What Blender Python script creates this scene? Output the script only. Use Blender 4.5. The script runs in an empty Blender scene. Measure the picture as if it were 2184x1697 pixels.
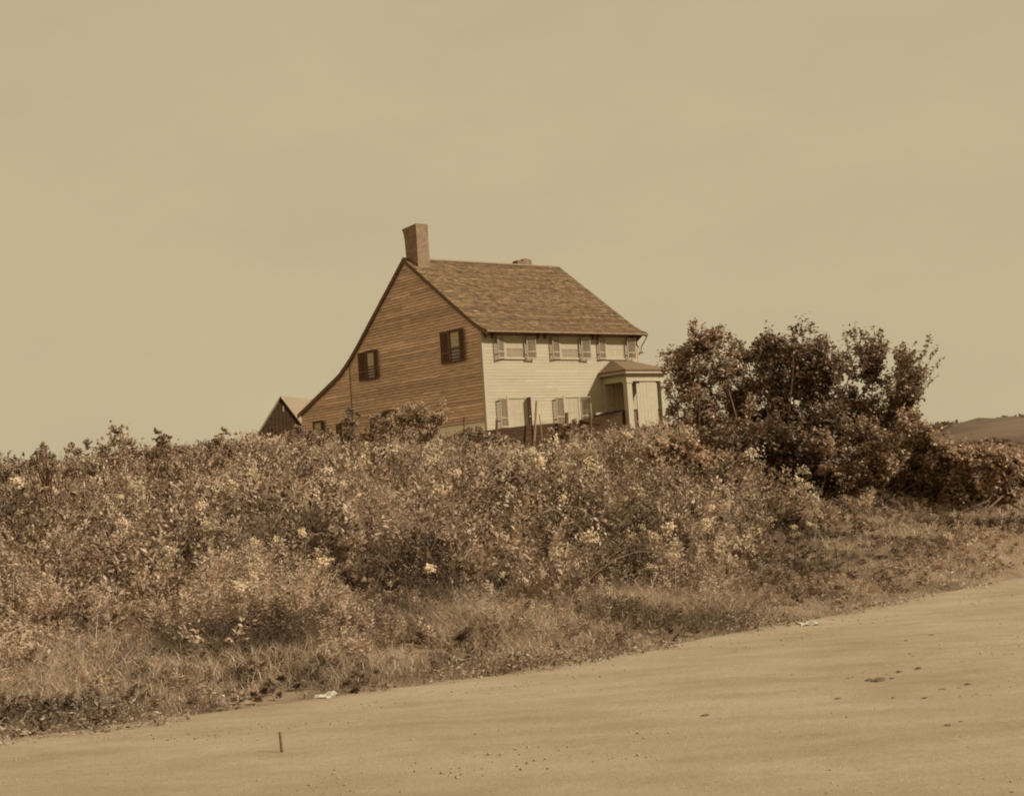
import bpy, math, random
import numpy as np
from mathutils import Vector, Matrix
R = math.radians
random.seed(7); rng = np.random.default_rng(11)
scene = bpy.context.scene
col = scene.collection

# ------------------------------------------------------------------ camera
F_PX, PITCH, ROLL = 3150.1, 0.06497, 0.06614       # focal length for a 2184 px wide frame
EYE = np.array([0, 0, 1.6])
def cam_axes():
    p, r = PITCH, ROLL
    fw = np.array([0, math.cos(p), math.sin(p)]); u0 = np.array([0, -math.sin(p), math.cos(p)]); r0 = np.array([1., 0, 0])
    return r0*math.cos(r)-u0*math.sin(r), u0*math.cos(r)+r0*math.sin(r), fw
RT, UP, FW = cam_axes()
cd = bpy.data.cameras.new('camera'); cam = bpy.data.objects.new('camera', cd); col.objects.link(cam)
cd.sensor_width = 36; cd.lens = F_PX/2184*36; cd.clip_end = 3000; cd.clip_start = .1
cam.matrix_world = Matrix(((RT[0], UP[0], -FW[0], EYE[0]), (RT[1], UP[1], -FW[1], EYE[1]), (RT[2], UP[2], -FW[2], EYE[2]), (0, 0, 0, 1)))
scene.camera = cam
def at(px, py, Y):                                  # a point Y metres ahead, seen at px,py of a 2184 px frame
    d = FW+RT*(px-1092)/F_PX-UP*(py-848.5)/F_PX
    return EYE+d*Y/d[1]

# ------------------------------------------------------------------ light
YAW = 0.66903
sun_dir = Vector((2.54, -1.03, 1.86)).normalized()
w = bpy.data.worlds.new('World'); scene.world = w; w.use_nodes = True
nt = w.node_tree; nt.nodes.clear()
sky = nt.nodes.new('ShaderNodeTexSky'); sky.sky_type = 'NISHITA'; sky.sun_disc = False
sky.sun_elevation = math.asin(sun_dir.z); sky.sun_rotation = math.atan2(sun_dir.x, sun_dir.y)
bw = nt.nodes.new('ShaderNodeRGBToBW'); nt.links.new(sky.outputs[0], bw.inputs[0])
mr = nt.nodes.new('ShaderNodeMapRange'); nt.links.new(bw.outputs[0], mr.inputs[0])
mr.inputs[1].default_value = 0; mr.inputs[2].default_value = 12; mr.inputs[3].default_value = 5.2; mr.inputs[4].default_value = 5.75
cc = nt.nodes.new('ShaderNodeVectorMath'); cc.operation = 'SCALE'; cc.inputs[0].default_value = (1.0, .82, .503)
tcw = nt.nodes.new('ShaderNodeTexCoord'); mpw = nt.nodes.new('ShaderNodeMapping'); mpw.inputs['Scale'].default_value = (1, 1, 2.6); nt.links.new(tcw.outputs['Generated'], mpw.inputs[0])
nz = nt.nodes.new('ShaderNodeTexNoise'); nz.inputs['Scale'].default_value = 4.; nz.inputs['Detail'].default_value = 7; nz.inputs['Roughness'].default_value = .6; nt.links.new(mpw.outputs[0], nz.inputs[0])
mz = nt.nodes.new('ShaderNodeMapRange'); mz.inputs[1].default_value = .3; mz.inputs[2].default_value = .7; mz.inputs[3].default_value = .965; mz.inputs[4].default_value = 1.05; nt.links.new(nz.outputs[0], mz.inputs[0])
ml = nt.nodes.new('ShaderNodeMath'); ml.operation = 'MULTIPLY'; nt.links.new(mr.outputs[0], ml.inputs[0]); nt.links.new(mz.outputs[0], ml.inputs[1])
nt.links.new(ml.outputs[0], cc.inputs['Scale'])
bg = nt.nodes.new('ShaderNodeBackground'); bg.inputs[1].default_value = .1; nt.links.new(cc.outputs[0], bg.inputs[0])
wo = nt.nodes.new('ShaderNodeOutputWorld'); nt.links.new(bg.outputs[0], wo.inputs[0])
sl = bpy.data.lights.new('sun', 'SUN'); sl.energy = 4.1; sl.angle = R(.5); sl.color = (1, .97, .86)
so = bpy.data.objects.new('sun', sl); col.objects.link(so); so.rotation_euler = sun_dir.to_track_quat('Z', 'Y').to_euler()
scene.view_settings.view_transform = 'Standard'; scene.view_settings.look = 'None'
scene.view_settings.exposure = 0; scene.view_settings.gamma = 1; scene.view_settings.use_curve_mapping = False
scene.cycles.filter_width = 1.9
scene.cycles.max_bounces = 6; scene.cycles.diffuse_bounces = 4

# ------------------------------------------------------------------ materials
def mat(name, build):
    m = bpy.data.materials.new(name); m.use_nodes = True; t = m.node_tree; t.nodes.clear()
    out = t.nodes.new('ShaderNodeOutputMaterial'); sh = build(t); t.links.new(sh.outputs[0], out.inputs[0]); return m
def N(t, kind, **k):
    n = t.nodes.new(kind)
    for a, b in k.items(): setattr(n, a, b)
    return n
def ramp(t, fac, stops):
    r = N(t, 'ShaderNodeValToRGB'); e = r.color_ramp.elements
    while len(e) < len(stops): e.new(.5)
    for q, (p, c) in zip(e, stops): q.position = p; q.color = (*c, 1)
    t.links.new(fac, r.inputs[0]); return r.outputs[0]
def noise(t, scale, stretch=(1, 1, 1), detail=4, coords='Object', rough=.6):
    c = N(t, 'ShaderNodeTexCoord'); mp = N(t, 'ShaderNodeMapping'); mp.inputs['Scale'].default_value = stretch
    t.links.new(c.outputs[coords], mp.inputs[0]); n = N(t, 'ShaderNodeTexNoise'); n.inputs['Scale'].default_value = scale
    n.inputs['Detail'].default_value = detail; n.inputs['Roughness'].default_value = rough; t.links.new(mp.outputs[0], n.inputs[0]); return n.outputs[0]
def principled(t, color, rough=.8, bump=None, bstr=.3, spec=.3):
    p = N(t, 'ShaderNodeBsdfPrincipled'); p.inputs['Roughness'].default_value = rough
    p.inputs['Specular IOR Level'].default_value = spec
    if isinstance(color, tuple): p.inputs['Base Color'].default_value = (*color, 1)
    else: t.links.new(color, p.inputs['Base Color'])
    if bump is not None:
        b = N(t, 'ShaderNodeBump'); b.inputs['Strength'].default_value = bstr; b.inputs['Distance'].default_value = .05
        t.links.new(bump, b.inputs['Height']); t.links.new(b.outputs[0], p.inputs['Normal'])
    return p
def noisy(name, a, b, scale, stretch=(1, 1, 1), rough=.85, bstr=.3, lo=.3, hi=.7, attr=False, spec=.2):
    def f(t):
        n = noise(t, scale, stretch); c = ramp(t, n, [(lo, a), (hi, b)])
        if attr:
            at_ = N(t, 'ShaderNodeAttribute'); at_.attribute_name = 'tone'
            mx = N(t, 'ShaderNodeVectorMath', operation='MULTIPLY'); t.links.new(c, mx.inputs[0]); t.links.new(at_.outputs['Vector'], mx.inputs[1]); c = mx.outputs[0]
        return principled(t, c, rough, n, bstr, spec)
    return mat(name, f)
M = {}
M['clapboard'] = noisy('weathered clapboard', (.42, .285, .195), (.77, .55, .39), 2.4, (.5, .5, 7), attr=True)
M['clapboard_white'] = noisy('white painted clapboard', (.42, .348, .236), (.47, .388, .262), 1.4, (.6, .6, 3), attr=True)
M['white'] = noisy('white paint', (.41, .345, .235), (.46, .385, .265), 4)
M['whitewash'] = noisy('whitewash', (.88, .77, .57), (.95, .85, .65), 3)
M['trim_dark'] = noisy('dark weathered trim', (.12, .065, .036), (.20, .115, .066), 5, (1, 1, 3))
M['trim_mid'] = noisy('grey weathered trim', (.20, .13, .076), (.31, .208, .128), 4)
M['shutter_dark'] = noisy('dark shutter paint', (.10, .052, .03), (.17, .095, .056), 9)
M['shutter_light'] = noisy('faded shutter paint', (.32, .25, .165), (.41, .325, .218), 6)
M['shingle'] = noisy('wood shingle', (.13, .081, .042), (.27, .174, .093), 2.0, (1, 1.6, 1.6), attr=True, lo=.3, hi=.68)
M['porch_roof'] = noisy('porch roofing', (.17, .112, .062), (.25, .168, .098), 5)
M['pane_dark'] = mat('dark glass', lambda t: principled(t, (.045, .02, .012), .12, spec=.5))
M['blind'] = noisy('cream window blind', (.40, .33, .22), (.44, .365, .245), 3)
M['blind_tan'] = noisy('tan window cloth', (.27, .20, .125), (.32, .24, .155), 3)
M['door'] = noisy('old door paint', (.36, .26, .17), (.46, .34, .23), 4)
M['brown'] = noisy('dark tarred boards', (.060, .033, .0185), (.092, .054, .031), 1.6, (.6, .6, 4), rough=1, spec=0)  # even dark brown for terrace wall, hatch, skirt and shed boards
M['lichen'] = noisy('pale stone', (.27, .21, .14), (.38, .31, .215), 5)
def brick(t):
    c = N(t, 'ShaderNodeTexCoord'); g = N(t, 'ShaderNodeSeparateXYZ'); t.links.new(c.outputs['Object'], g.inputs[0])
    a = N(t, 'ShaderNodeMath', operation='ADD'); t.links.new(g.outputs[0], a.inputs[0]); t.links.new(g.outputs[1], a.inputs[1])
    k = N(t, 'ShaderNodeCombineXYZ'); t.links.new(a.outputs[0], k.inputs[0]); t.links.new(g.outputs[2], k.inputs[1])
    b = N(t, 'ShaderNodeTexBrick'); t.links.new(k.outputs[0], b.inputs[0]); b.inputs['Scale'].default_value = 1
    b.inputs['Brick Width'].default_value = .22; b.inputs['Row Height'].default_value = .085; b.inputs['Mortar Size'].default_value = .009
    b.inputs['Color1'].default_value = (.27, .18, .108, 1); b.inputs['Color2'].default_value = (.19, .12, .07, 1); b.inputs['Mortar'].default_value = (.33, .235, .15, 1)
    n = noise(t, 3); mx = N(t, 'ShaderNodeMix', data_type='RGBA', blend_type='MULTIPLY'); mx.inputs[0].default_value = .6
    t.links.new(b.outputs[0], mx.inputs[6]); t.links.new(ramp(t, n, [(.3, (.7, .65, .6)), (.7, (1.2, 1.2, 1.2))]), mx.inputs[7])
    return principled(t, mx.outputs[2], .9, b.outputs[1], .3)
M['brick'] = mat('old brick', brick)
M['soil'] = noisy('bank soil', (.15, .10, .062), (.31, .22, .14), 1.5, lo=.35, hi=.65)
M['far_grass'] = noisy('distant field', (.12, .078, .048), (.22, .15, .098), .03, (1, 1, 6), lo=.35, hi=.62)
def road(t):
    n1 = noise(t, .55, (1, 1, 1), 5, rough=.55)
    c = N(t, 'ShaderNodeTexCoord'); mp = N(t, 'ShaderNodeMapping'); mp.inputs['Rotation'].default_value = (0, 0, R(-38)); mp.inputs['Scale'].default_value = (.6, 1.7, 1)
    t.links.new(c.outputs['Object'], mp.inputs[0]); n2 = N(t, 'ShaderNodeTexNoise'); n2.inputs['Scale'].default_value = 1.6; n2.inputs['Detail'].default_value = 6; n2.inputs['Roughness'].default_value = .62
    t.links.new(mp.outputs[0], n2.inputs[0])
    a = N(t, 'ShaderNodeMath', operation='ADD'); t.links.new(n1, a.inputs[0]); t.links.new(n2.outputs[0], a.inputs[1])
    h = N(t, 'ShaderNodeMath', operation='MULTIPLY'); h.inputs[1].default_value = .5; t.links.new(a.outputs[0], h.inputs[0])
    cr = ramp(t, h.outputs[0], [(.34, (.325, .235, .15)), (.47, (.385, .29, .19)), (.6, (.44, .345, .232))])
    n3 = noise(t, 9, (1, 1, 1), 8, rough=.8)
    b2 = N(t, 'ShaderNodeMath', operation='ADD'); t.links.new(h.outputs[0], b2.inputs[0]); m2 = N(t, 'ShaderNodeMath', operation='MULTIPLY'); m2.inputs[1].default_value = .5; t.links.new(n3, m2.inputs[0]); t.links.new(m2.outputs[0], b2.inputs[1])
    return principled(t, cr, .95, b2.outputs[0], .9, .1)
M['road'] = mat('packed dirt', road)
def rock_tone(t):
    a = N(t, 'ShaderNodeAttribute'); a.attribute_name = 'tone'; mx = N(t, 'ShaderNodeVectorMath', operation='MULTIPLY'); t.links.new(a.outputs['Vector'], mx.inputs[0]); mx.inputs[1].default_value = (1, .73, .47); return principled(t, mx.outputs[0], .9)
M['gravel'] = mat('gravel', rock_tone)
def leafmat(name, tint, transl=.25, gloss=.02):
    def f(t):
        a = N(t, 'ShaderNodeAttribute'); a.attribute_name = 'tone'
        mx = N(t, 'ShaderNodeVectorMath', operation='MULTIPLY'); t.links.new(a.outputs['Vector'], mx.inputs[0])
        lo_ = (tint[0], tint[1]*.90, tint[2]*.82); hi_ = (1, min(1, tint[1]*1.085), min(1, tint[2]*1.12))
        t.links.new(ramp(t, a.outputs['Fac'], [(.06, lo_), (.42, hi_)]), mx.inputs[1])
        d = N(t, 'ShaderNodeBsdfDiffuse'); t.links.new(mx.outputs[0], d.inputs[0])
        tr = N(t, 'ShaderNodeBsdfTranslucent'); t.links.new(mx.outputs[0], tr.inputs[0])
        m1 = N(t, 'ShaderNodeMixShader'); m1.inputs[0].default_value = transl; t.links.new(d.outputs[0], m1.inputs[1]); t.links.new(tr.outputs[0], m1.inputs[2])
        g = N(t, 'ShaderNodeBsdfGlossy'); g.inputs['Roughness'].default_value = .45; g.inputs['Color'].default_value = (.9, .8, .62, 1)
        m2 = N(t, 'ShaderNodeMixShader'); m2.inputs[0].default_value = gloss; t.links.new(m1.outputs[0], m2.inputs[1]); t.links.new(g.outputs[0], m2.inputs[2]); return m2
    return mat(name, f)
M['leaf'] = leafmat('leaf', (1, .67, .445), .28)
M['leaf_dark'] = leafmat('dark leaf', (1, .64, .41), .32, .035)
M['straw'] = leafmat('dry grass', (1, .70, .475), .35, .03)
M['flower'] = leafmat('pale seed heads', (1, .72, .47), .3, 0)
M['bark'] = noisy('bark', (.13, .072, .042), (.28, .175, .11), 12, (1, 1, .3))
M['post'] = noisy('weathered post', (.10, .055, .033), (.17, .10, .06), 10, (1, 1, .3))
M['post_pale'] = noisy('pale stake', (.24, .15, .09), (.34, .22, .14), 10, (1, 1, .3))
M['paper'] = noisy('paper', (.42, .37, .27), (.5, .44, .33), 6)
M['clod'] = noisy('dirt clod', (.11, .07, .042), (.19, .125, .078), 20)

# ------------------------------------------------------------------ helpers
def tag(o, label=None, cat=None, group=None, kind=None):
    if label: o['label'] = label
    if cat: o['category'] = cat
    if group: o['group'] = group
    if kind: o['kind'] = kind
    return o
def empty(name, loc, rz=0, **k):
    o = bpy.data.objects.new(name, None); col.objects.link(o); o.location = loc; o.rotation_euler = (0, 0, rz); o.empty_display_size = .2
    return tag(o, **k)
class MB:
    def __init__(s): s.v = []; s.f = []; s.tone = []
    def poly(s, pts, faces, tone=1.):
        b = len(s.v); s.v += [tuple(p) for p in pts]; s.f += [tuple(i+b for i in f) for f in faces]; s.tone += [tone]*len(pts)
    def box(s, x0, x1, y0, y1, z0, z1, tone=1.):
        p = [(x, y, z) for z in (z0, z1) for y in (y0, y1) for x in (x0, x1)]
        s.poly(p, [(0, 2, 3, 1), (4, 5, 7, 6), (0, 1, 5, 4), (2, 6, 7, 3), (0, 4, 6, 2), (1, 3, 7, 5)], tone)
    def hexa(s, a, b, tone=1.):                     # two quads -> solid
        s.poly(list(a)+list(b), [(3, 2, 1, 0), (4, 5, 6, 7), (0, 1, 5, 4), (1, 2, 6, 5), (2, 3, 7, 6), (3, 0, 4, 7)], tone)
    def prism(s, prof, fn, a, b, tone=1.):          # profile extruded from a to b by fn(p, t)
        n = len(prof); s.poly([fn(p, a) for p in prof]+[fn(p, b) for p in prof],
            [tuple(range(n))[::-1], tuple(range(n, 2*n))]+[(i, (i+1) % n, n+(i+1) % n, n+i) for i in range(n)], tone)
    def tube(s, pts, rad, sides=6, tone=1.):
        pts = [Vector(p) for p in pts]; b = len(s.v)
        for i, p in enumerate(pts):
            d = (pts[min(i+1, len(pts)-1)]-pts[max(i-1, 0)]).normalized(); x = d.orthogonal().normalized(); y = d.cross(x)
            for k in range(sides):
                a = 2*math.pi*k/sides; q = p+(x*math.cos(a)+y*math.sin(a))*rad[i]; s.v.append(tuple(q)); s.tone.append(tone)
        for i in range(len(pts)-1):
            for k in range(sides):
                k2 = (k+1) % sides; s.f.append((b+i*sides+k, b+i*sides+k2, b+(i+1)*sides+k2, b+(i+1)*sides+k))
        s.f.append(tuple(b+k for k in range(sides))[::-1]); s.f.append(tuple(b+(len(pts)-1)*sides+k for k in range(sides)))
    def build(s, name, m, parent=None, bevel=0, **k):
        me = bpy.data.meshes.new(name); me.from_pydata(s.v, [], s.f); me.update()
        a = me.attributes.new('tone', 'FLOAT_VECTOR', 'POINT'); a.data.foreach_set('vector', np.repeat(np.array(s.tone, dtype=np.float32), 3))
        me.materials.append(m); o = bpy.data.objects.new(name, me); col.objects.link(o)
        if parent: o.parent = parent
        if bevel:
            bm = o.modifiers.new('bevel', 'BEVEL'); bm.width = bevel; bm.segments = 1; bm.limit_method = 'ANGLE'
        return tag(o, **k)
def quick_mesh(name, V, F4, tone, mats, midx=None, parent=None, **k):
    me = bpy.data.meshes.new(name); nv, nf = len(V), len(F4)
    me.vertices.add(nv); me.vertices.foreach_set('co', V.astype(np.float32).ravel())
    kk = F4.shape[1]; me.loops.add(nf*kk); me.loops.foreach_set('vertex_index', F4.astype(np.int32).ravel())
    me.polygons.add(nf); me.polygons.foreach_set('loop_start', np.arange(0, nf*kk, kk, dtype=np.int32)); me.polygons.foreach_set('loop_total', np.full(nf, kk, dtype=np.int32))
    for m in mats: me.materials.append(m)
    if midx is not None: me.polygons.foreach_set('material_index', midx.astype(np.int32))
    me.update(calc_edges=True); tone = np.minimum(tone, .62 if midx is None else .85)+.012
    a = me.attributes.new('tone', 'FLOAT_VECTOR', 'POINT'); a.data.foreach_set('vector', np.repeat(tone.astype(np.float32), 3))
    o = bpy.data.objects.new(name, me); col.objects.link(o)
    if parent: o.parent = parent
    return tag(o, **k)
def hash2(ix, iy, s): 
    h = np.sin(ix*127.1+iy*311.7+s*74.7)*43758.5453; return h-np.floor(h)
def vnoise(x, y, s=0):
    ix, iy = np.floor(x), np.floor(y); fx, fy = x-ix, y-iy; fx = fx*fx*(3-2*fx); fy = fy*fy*(3-2*fy)
    return (hash2(ix, iy, s)*(1-fx)+hash2(ix+1, iy, s)*fx)*(1-fy)+(hash2(ix, iy+1, s)*(1-fx)+hash2(ix+1, iy+1, s)*fx)*fy
def fbm(x, y, s=0, o=3): return sum(vnoise(x*2**i, y*2**i, s+i)*.5**i for i in range(o))/sum(.5**i for i in range(o))

# ------------------------------------------------------------------ terrain
EDGE_U = np.array([-.6, -.33, -.222, -.083, -.012, .068, .136, .213, .307, .42, .6])
EDGE_Y = np.array([9.7, 11.15, 11.7, 12.59, 13.07, 14.08, 15.15, 16.41, 18.85, 22.5, 34.])
U = np.array([-.5, -.35, -.17, -.05, 0, .1, .2, .35, .5])
YR = np.array([20, 28, 38, 55, 66, 72, 85, 120, 180, 400])
TZ = np.array([[.95, .9, .85, .7, .62, .45, .35, .1, -.1], [1.6, 1.55, 1.5, 1.3, 1.2, 1.1, .95, .6, .35], [1.85, 1.95, 2.15, 1.95, 1.8, 1.75, 1.5, .95, .6],
    [2.5, 2.65, 3.15, 3.0, 2.35, 2.7, 2.4, 1.3, 1.], [3.4, 3.6, 4.0, 3.8, 2.9, 3.3, 2.8, 1.6, 1.2], [3.6, 3.9, 4.4, 4.2, 3.2, 3.8, 3.3, 1.8, 1.4],
    [4.1, 4.5, 5.55, 4.7, 4.3, 4.2, 3.8, 2.3, 2], [4, 4.3, 5., 4.8, 4.5, 4, 3.4, 2.4, 2], [1, 1, 1.5, 2, 2, 1.5, 1, 0, 0], [-6]*9])
def edge_y(u): return np.interp(u, EDGE_U, EDGE_Y)
def ground_z(x, y, rough=True):
    x = np.atleast_1d(np.asarray(x, float)); y = np.atleast_1d(np.asarray(y, float))
    u = np.clip(x/np.maximum(y, 6), -.6, .6); uc = np.clip(u, -.5, .5)
    yr = edge_y(u); cols = np.array([np.interp(uc, U, TZ[i]) for i in range(len(YR))])      # (10, n)
    z = np.zeros_like(x); 
    Yn = [yr]+[np.maximum(np.full_like(x, YR[i]), yr+1+i) for i in range(len(YR))]
    Zn = [np.full_like(x, -.05)]+[cols[i] for i in range(len(YR))]
    z[:] = -.05
    for i in range(len(YR)):
        a, b = Yn[i], Yn[i+1]; s = (y > a) & (y <= b); t = np.clip((y-a)/np.maximum(b-a, 1e-3), 0, 1); z = np.where(s, Zn[i]*(1-t)+Zn[i+1]*t, z)
    z = np.where(y > Yn[-1], Zn[-1], z)
    if rough:
        k = np.clip((y-yr-.1)/2.5, 0, 1); z = z+k*(fbm(x*.45, y*.45, 3)-.5)*.35
    return z
def gz(x, y): return float(ground_z(x, y)[0])
xs = np.concatenate([np.linspace(-500, -45, 24), np.arange(-44, 44.1, .6), np.linspace(46, 500, 24)])
ys = np.concatenate([np.linspace(-60, 4, 8), np.arange(5, 60, .45), np.arange(60, 130, 1.6), np.linspace(132, 900, 30)])
X, Y = np.meshgrid(xs, ys); Zg = ground_z(X.ravel(), Y.ravel())
V = np.stack([X.ravel(), Y.ravel(), Zg], 1); nx, ny = len(xs), len(ys)
ii, jj = np.meshgrid(np.arange(nx-1), np.arange(ny-1)); b = (jj*nx+ii).ravel()
gr = quick_mesh('ground', V, np.stack([b, b+1, b+nx+1, b+nx], 1), np.ones(len(V)), [M['soil']], kind='structure')
for p in gr.data.polygons: p.use_smooth = True
# dirt road: sheet with ragged far edge and shallow ruts
eu = np.concatenate([np.linspace(-.6, .6, 260)])
ex = eu*edge_y(eu); ey = edge_y(eu); tx = np.gradient(ex); ty = np.gradient(ey); L = np.hypot(tx, ty); nxn, nyn = ty/L, -tx/L
ks = np.concatenate([[-.35], np.arange(0, 15, .22)])
rv = []
for k, off in enumerate(ks):
    wob = (vnoise(ex*1.7, ey*1.7, 5)-.5)*.5 if k == 0 else 0
    rx, ry = ex+nxn*(off+wob), ey+nyn*(off+wob)
    rz = .006+.035*fbm(off*1.6+ex*0, (ex+ey)*.12, 8)+.03*fbm(rx*2.5, ry*2.5, 9)
    if k == 0: rz = rz*0-.01
    rv.append(np.stack([rx, ry, rz], 1))
rvv = np.concatenate(rv); n0 = len(eu); ii, jj = np.meshgrid(np.arange(n0-1), np.arange(len(ks)-1)); b = (jj*n0+ii).ravel()
ro = quick_mesh('dirt_road', rvv, np.stack([b, b+n0, b+n0+1, b+1], 1), np.ones(len(rvv)), [M['road']], kind='structure')
for p in ro.data.polygons: p.use_smooth = True
# distant hill on the right
def hill(name, pts, Yc, depth, m):
    V = []; F = []; n = len(pts); rows = 14
    for j in range(rows):
        t = j/(rows-1); prof = math.sin(t*math.pi)**.8
        for i, (px, py) in enumerate(pts):
            top = at(px, py, Yc); base = -8; yy = Yc+(t-.5)*depth
            V.append((top[0]*(1+(t-.5)*.1), yy, base+(top[2]-base)*prof+(random.random()-.5)*1.2*prof))
    for j in range(rows-1):
        for i in range(n-1): a = j*n+i; F.append((a, a+1, a+n+1, a+n))
    mb = MB(); mb.poly(V, F); o = mb.build(name, m, kind='structure')
    for p in o.data.polygons: p.use_smooth = True
    return o
xs_ = np.linspace(1900, 3000, 34)
hill('distant_hill', [(x, float(np.interp(x, [1900, 1990, 2060, 2110, 2300, 3000], [935, 912, 898, 893, 890, 905]))+random.uniform(-1.2, 1.2)) for x in xs_], 420, 260, M['far_grass'])

# ------------------------------------------------------------------ house (local x along the front, y back along the gable, z up from the sill)
HO = Vector((-1.445, 80.207, 5.681))
W_, D1, EAVE, RD, RH, BH, LD, LH = 11.61, 13.5, 4.9, 6.88, 10.05, 4.78, 20.06, 1.97
house = empty('house', HO, YAW, label='old two-storey wooden saltbox house on the hilltop with brick chimney and shuttered windows', cat='house')
def roof_h(d):                                      # underside line of the roof on the gable
    return float(np.interp(d, [-.66, .35, RD, D1-.9, D1, D1+1.2, LD], [EAVE-.13, EAVE+.42, RH-.12, BH+.55, BH-.12, BH-.85, LH-.12]))
rp_d = np.array([0, .35, RD, D1-.9, D1, D1+1.2, LD-.3])
rp_h = np.array([roof_h(d) for d in rp_d])
def d_left(h):                                      # rear limit at height h
    return float(np.interp(h, rp_h[2:][::-1], rp_d[2:][::-1])) if h > rp_h[-1] else LD-.3
def d_right(h): return 0. if h < rp_h[0] else float(np.interp(h, rp_h[:3], rp_d[:3]))
# gable wall: clapboards as overlapping wedge boards, on a backing
def gable_wall(name, side, d0, d1, m, tone0=1.):
    mb = MB(); h = -0.02; x = 0 if side < 0 else W_
    while h < RH-.2:
        h1 = min(h+.178, RH-.15); a0, b0 = max(d_right(h), d0), min(d_left(h), d1); a1, b1 = max(d_right(h1), d0), min(d_left(h1), d1)
        if b0-a0 > .05:
            if b1 <= a1: a1 = b1 = (a0+b0)/2
            tone = tone0*(1+random.gauss(0, .07)); cuts = [0.]; 
            while cuts[-1] < 1: cuts.append(min(1, cuts[-1]+random.uniform(.22, .5)))
            for c0, c1 in zip(cuts[:-1], cuts[1:]):
                tn = tone*(1+random.gauss(0, .09)); g = .003
                p = lambda c, top: ((a1+(b1-a1)*c) if top else (a0+(b0-a0)*c))
                sx = side*1.
                q = [(x+sx*.06, p(c0, 0)+g, h), (x+sx*.06, p(c1, 0)-g, h), (x+sx*.008, p(c1, 1)-g, h1), (x+sx*.008, p(c0, 1)+g, h1)]
                r = [(x-sx*.1, p(c0, 0)+g, h), (x-sx*.1, p(c1, 0)-g, h), (x-sx*.1, p(c1, 1)-g, h1), (x-sx*.1, p(c0, 1)+g, h1)]
                mb.hexa(q, r, tn)
        h = h1
        if h >= RH-.16: break
    return mb.build(name, m, house)
gable_wall('gable_wall', -1, 0.14, D1, M['clapboard'])
gable_wall('lean_to_wall', -1, D1+.13, LD-.3, M['clapboard'], 1.1)
gable_wall('gable_wall', 1, .05, LD-.3, M['clapboard'])
mb = MB()                                           # front wall
h = -.95
while h < EAVE-.05:
    h1 = min(h+.178, EAVE); cuts = [0.12]
    while cuts[-1] < W_-.12: cuts.append(min(W_-.12, cuts[-1]+random.uniform(2.2, 4.5)))
    for c0, c1 in zip(cuts[:-1], cuts[1:]):
        tn = 1+random.gauss(0, .025)
        mb.hexa([(c0+.002, -.04, h), (c1-.002, -.04, h), (c1-.002, -.027, h1), (c0+.002, -.027, h1)], [(c0+.002, .1, h), (c1-.002, .1, h), (c1-.002, .1, h1), (c0+.002, .1, h1)], tn)
    h = h1
mb.build('front_wall', M['clapboard_white'], house)
mb = MB(); mb.box(.15, W_-.15, LD-.4, LD-.3, 0, LH-.2); mb.build('rear_wall', M['clapboard'], house)
mb = MB(); mb.box(.03, .12, .16, LD-.35, -1.9, -.03); mb.box(W_-.12, W_-.03, .16, LD-.35, -2.5, -.03); mb.box(.12, W_-.12, .03, .15, -1.9, -.96); mb.box(.03, W_-.03, LD-.5, LD-.42, -2.5, -.02)
mb.build('foundation', M['whitewash'], house)
for (x0, x1, y0, y1, z0, z1, m) in [(-.055, .12, -.055, .14, -.95, EAVE+.05, 'white'), (W_-.12, W_+.055, -.055, .05, -.95, EAVE+.05, 'white'), (-.058, .04, D1+.0, D1+.13, -.02, BH-.2, 'trim_mid')]:
    mb = MB(); mb.box(x0, x1, y0, y1, z0, z1); mb.build('corner_board', M[m], house)
# frieze under the front eave and soffit
mb = MB(); mb.box(.12, W_-.12, -.075, -.045, EAVE-.24, EAVE+.0); mb.build('frieze_board', M['trim_mid'], house)
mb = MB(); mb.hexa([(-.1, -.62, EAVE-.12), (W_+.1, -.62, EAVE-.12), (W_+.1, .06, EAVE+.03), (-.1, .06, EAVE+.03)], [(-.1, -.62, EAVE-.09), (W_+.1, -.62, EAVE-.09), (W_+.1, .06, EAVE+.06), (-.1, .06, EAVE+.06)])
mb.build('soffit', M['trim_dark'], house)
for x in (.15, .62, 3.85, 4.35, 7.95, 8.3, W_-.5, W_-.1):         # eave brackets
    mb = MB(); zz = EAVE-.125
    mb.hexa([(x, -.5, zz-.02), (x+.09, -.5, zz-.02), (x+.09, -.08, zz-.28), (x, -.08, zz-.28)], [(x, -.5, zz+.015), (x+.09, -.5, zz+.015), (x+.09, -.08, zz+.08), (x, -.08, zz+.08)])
    mb.build('bracket', M['trim_dark'], house)
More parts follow.
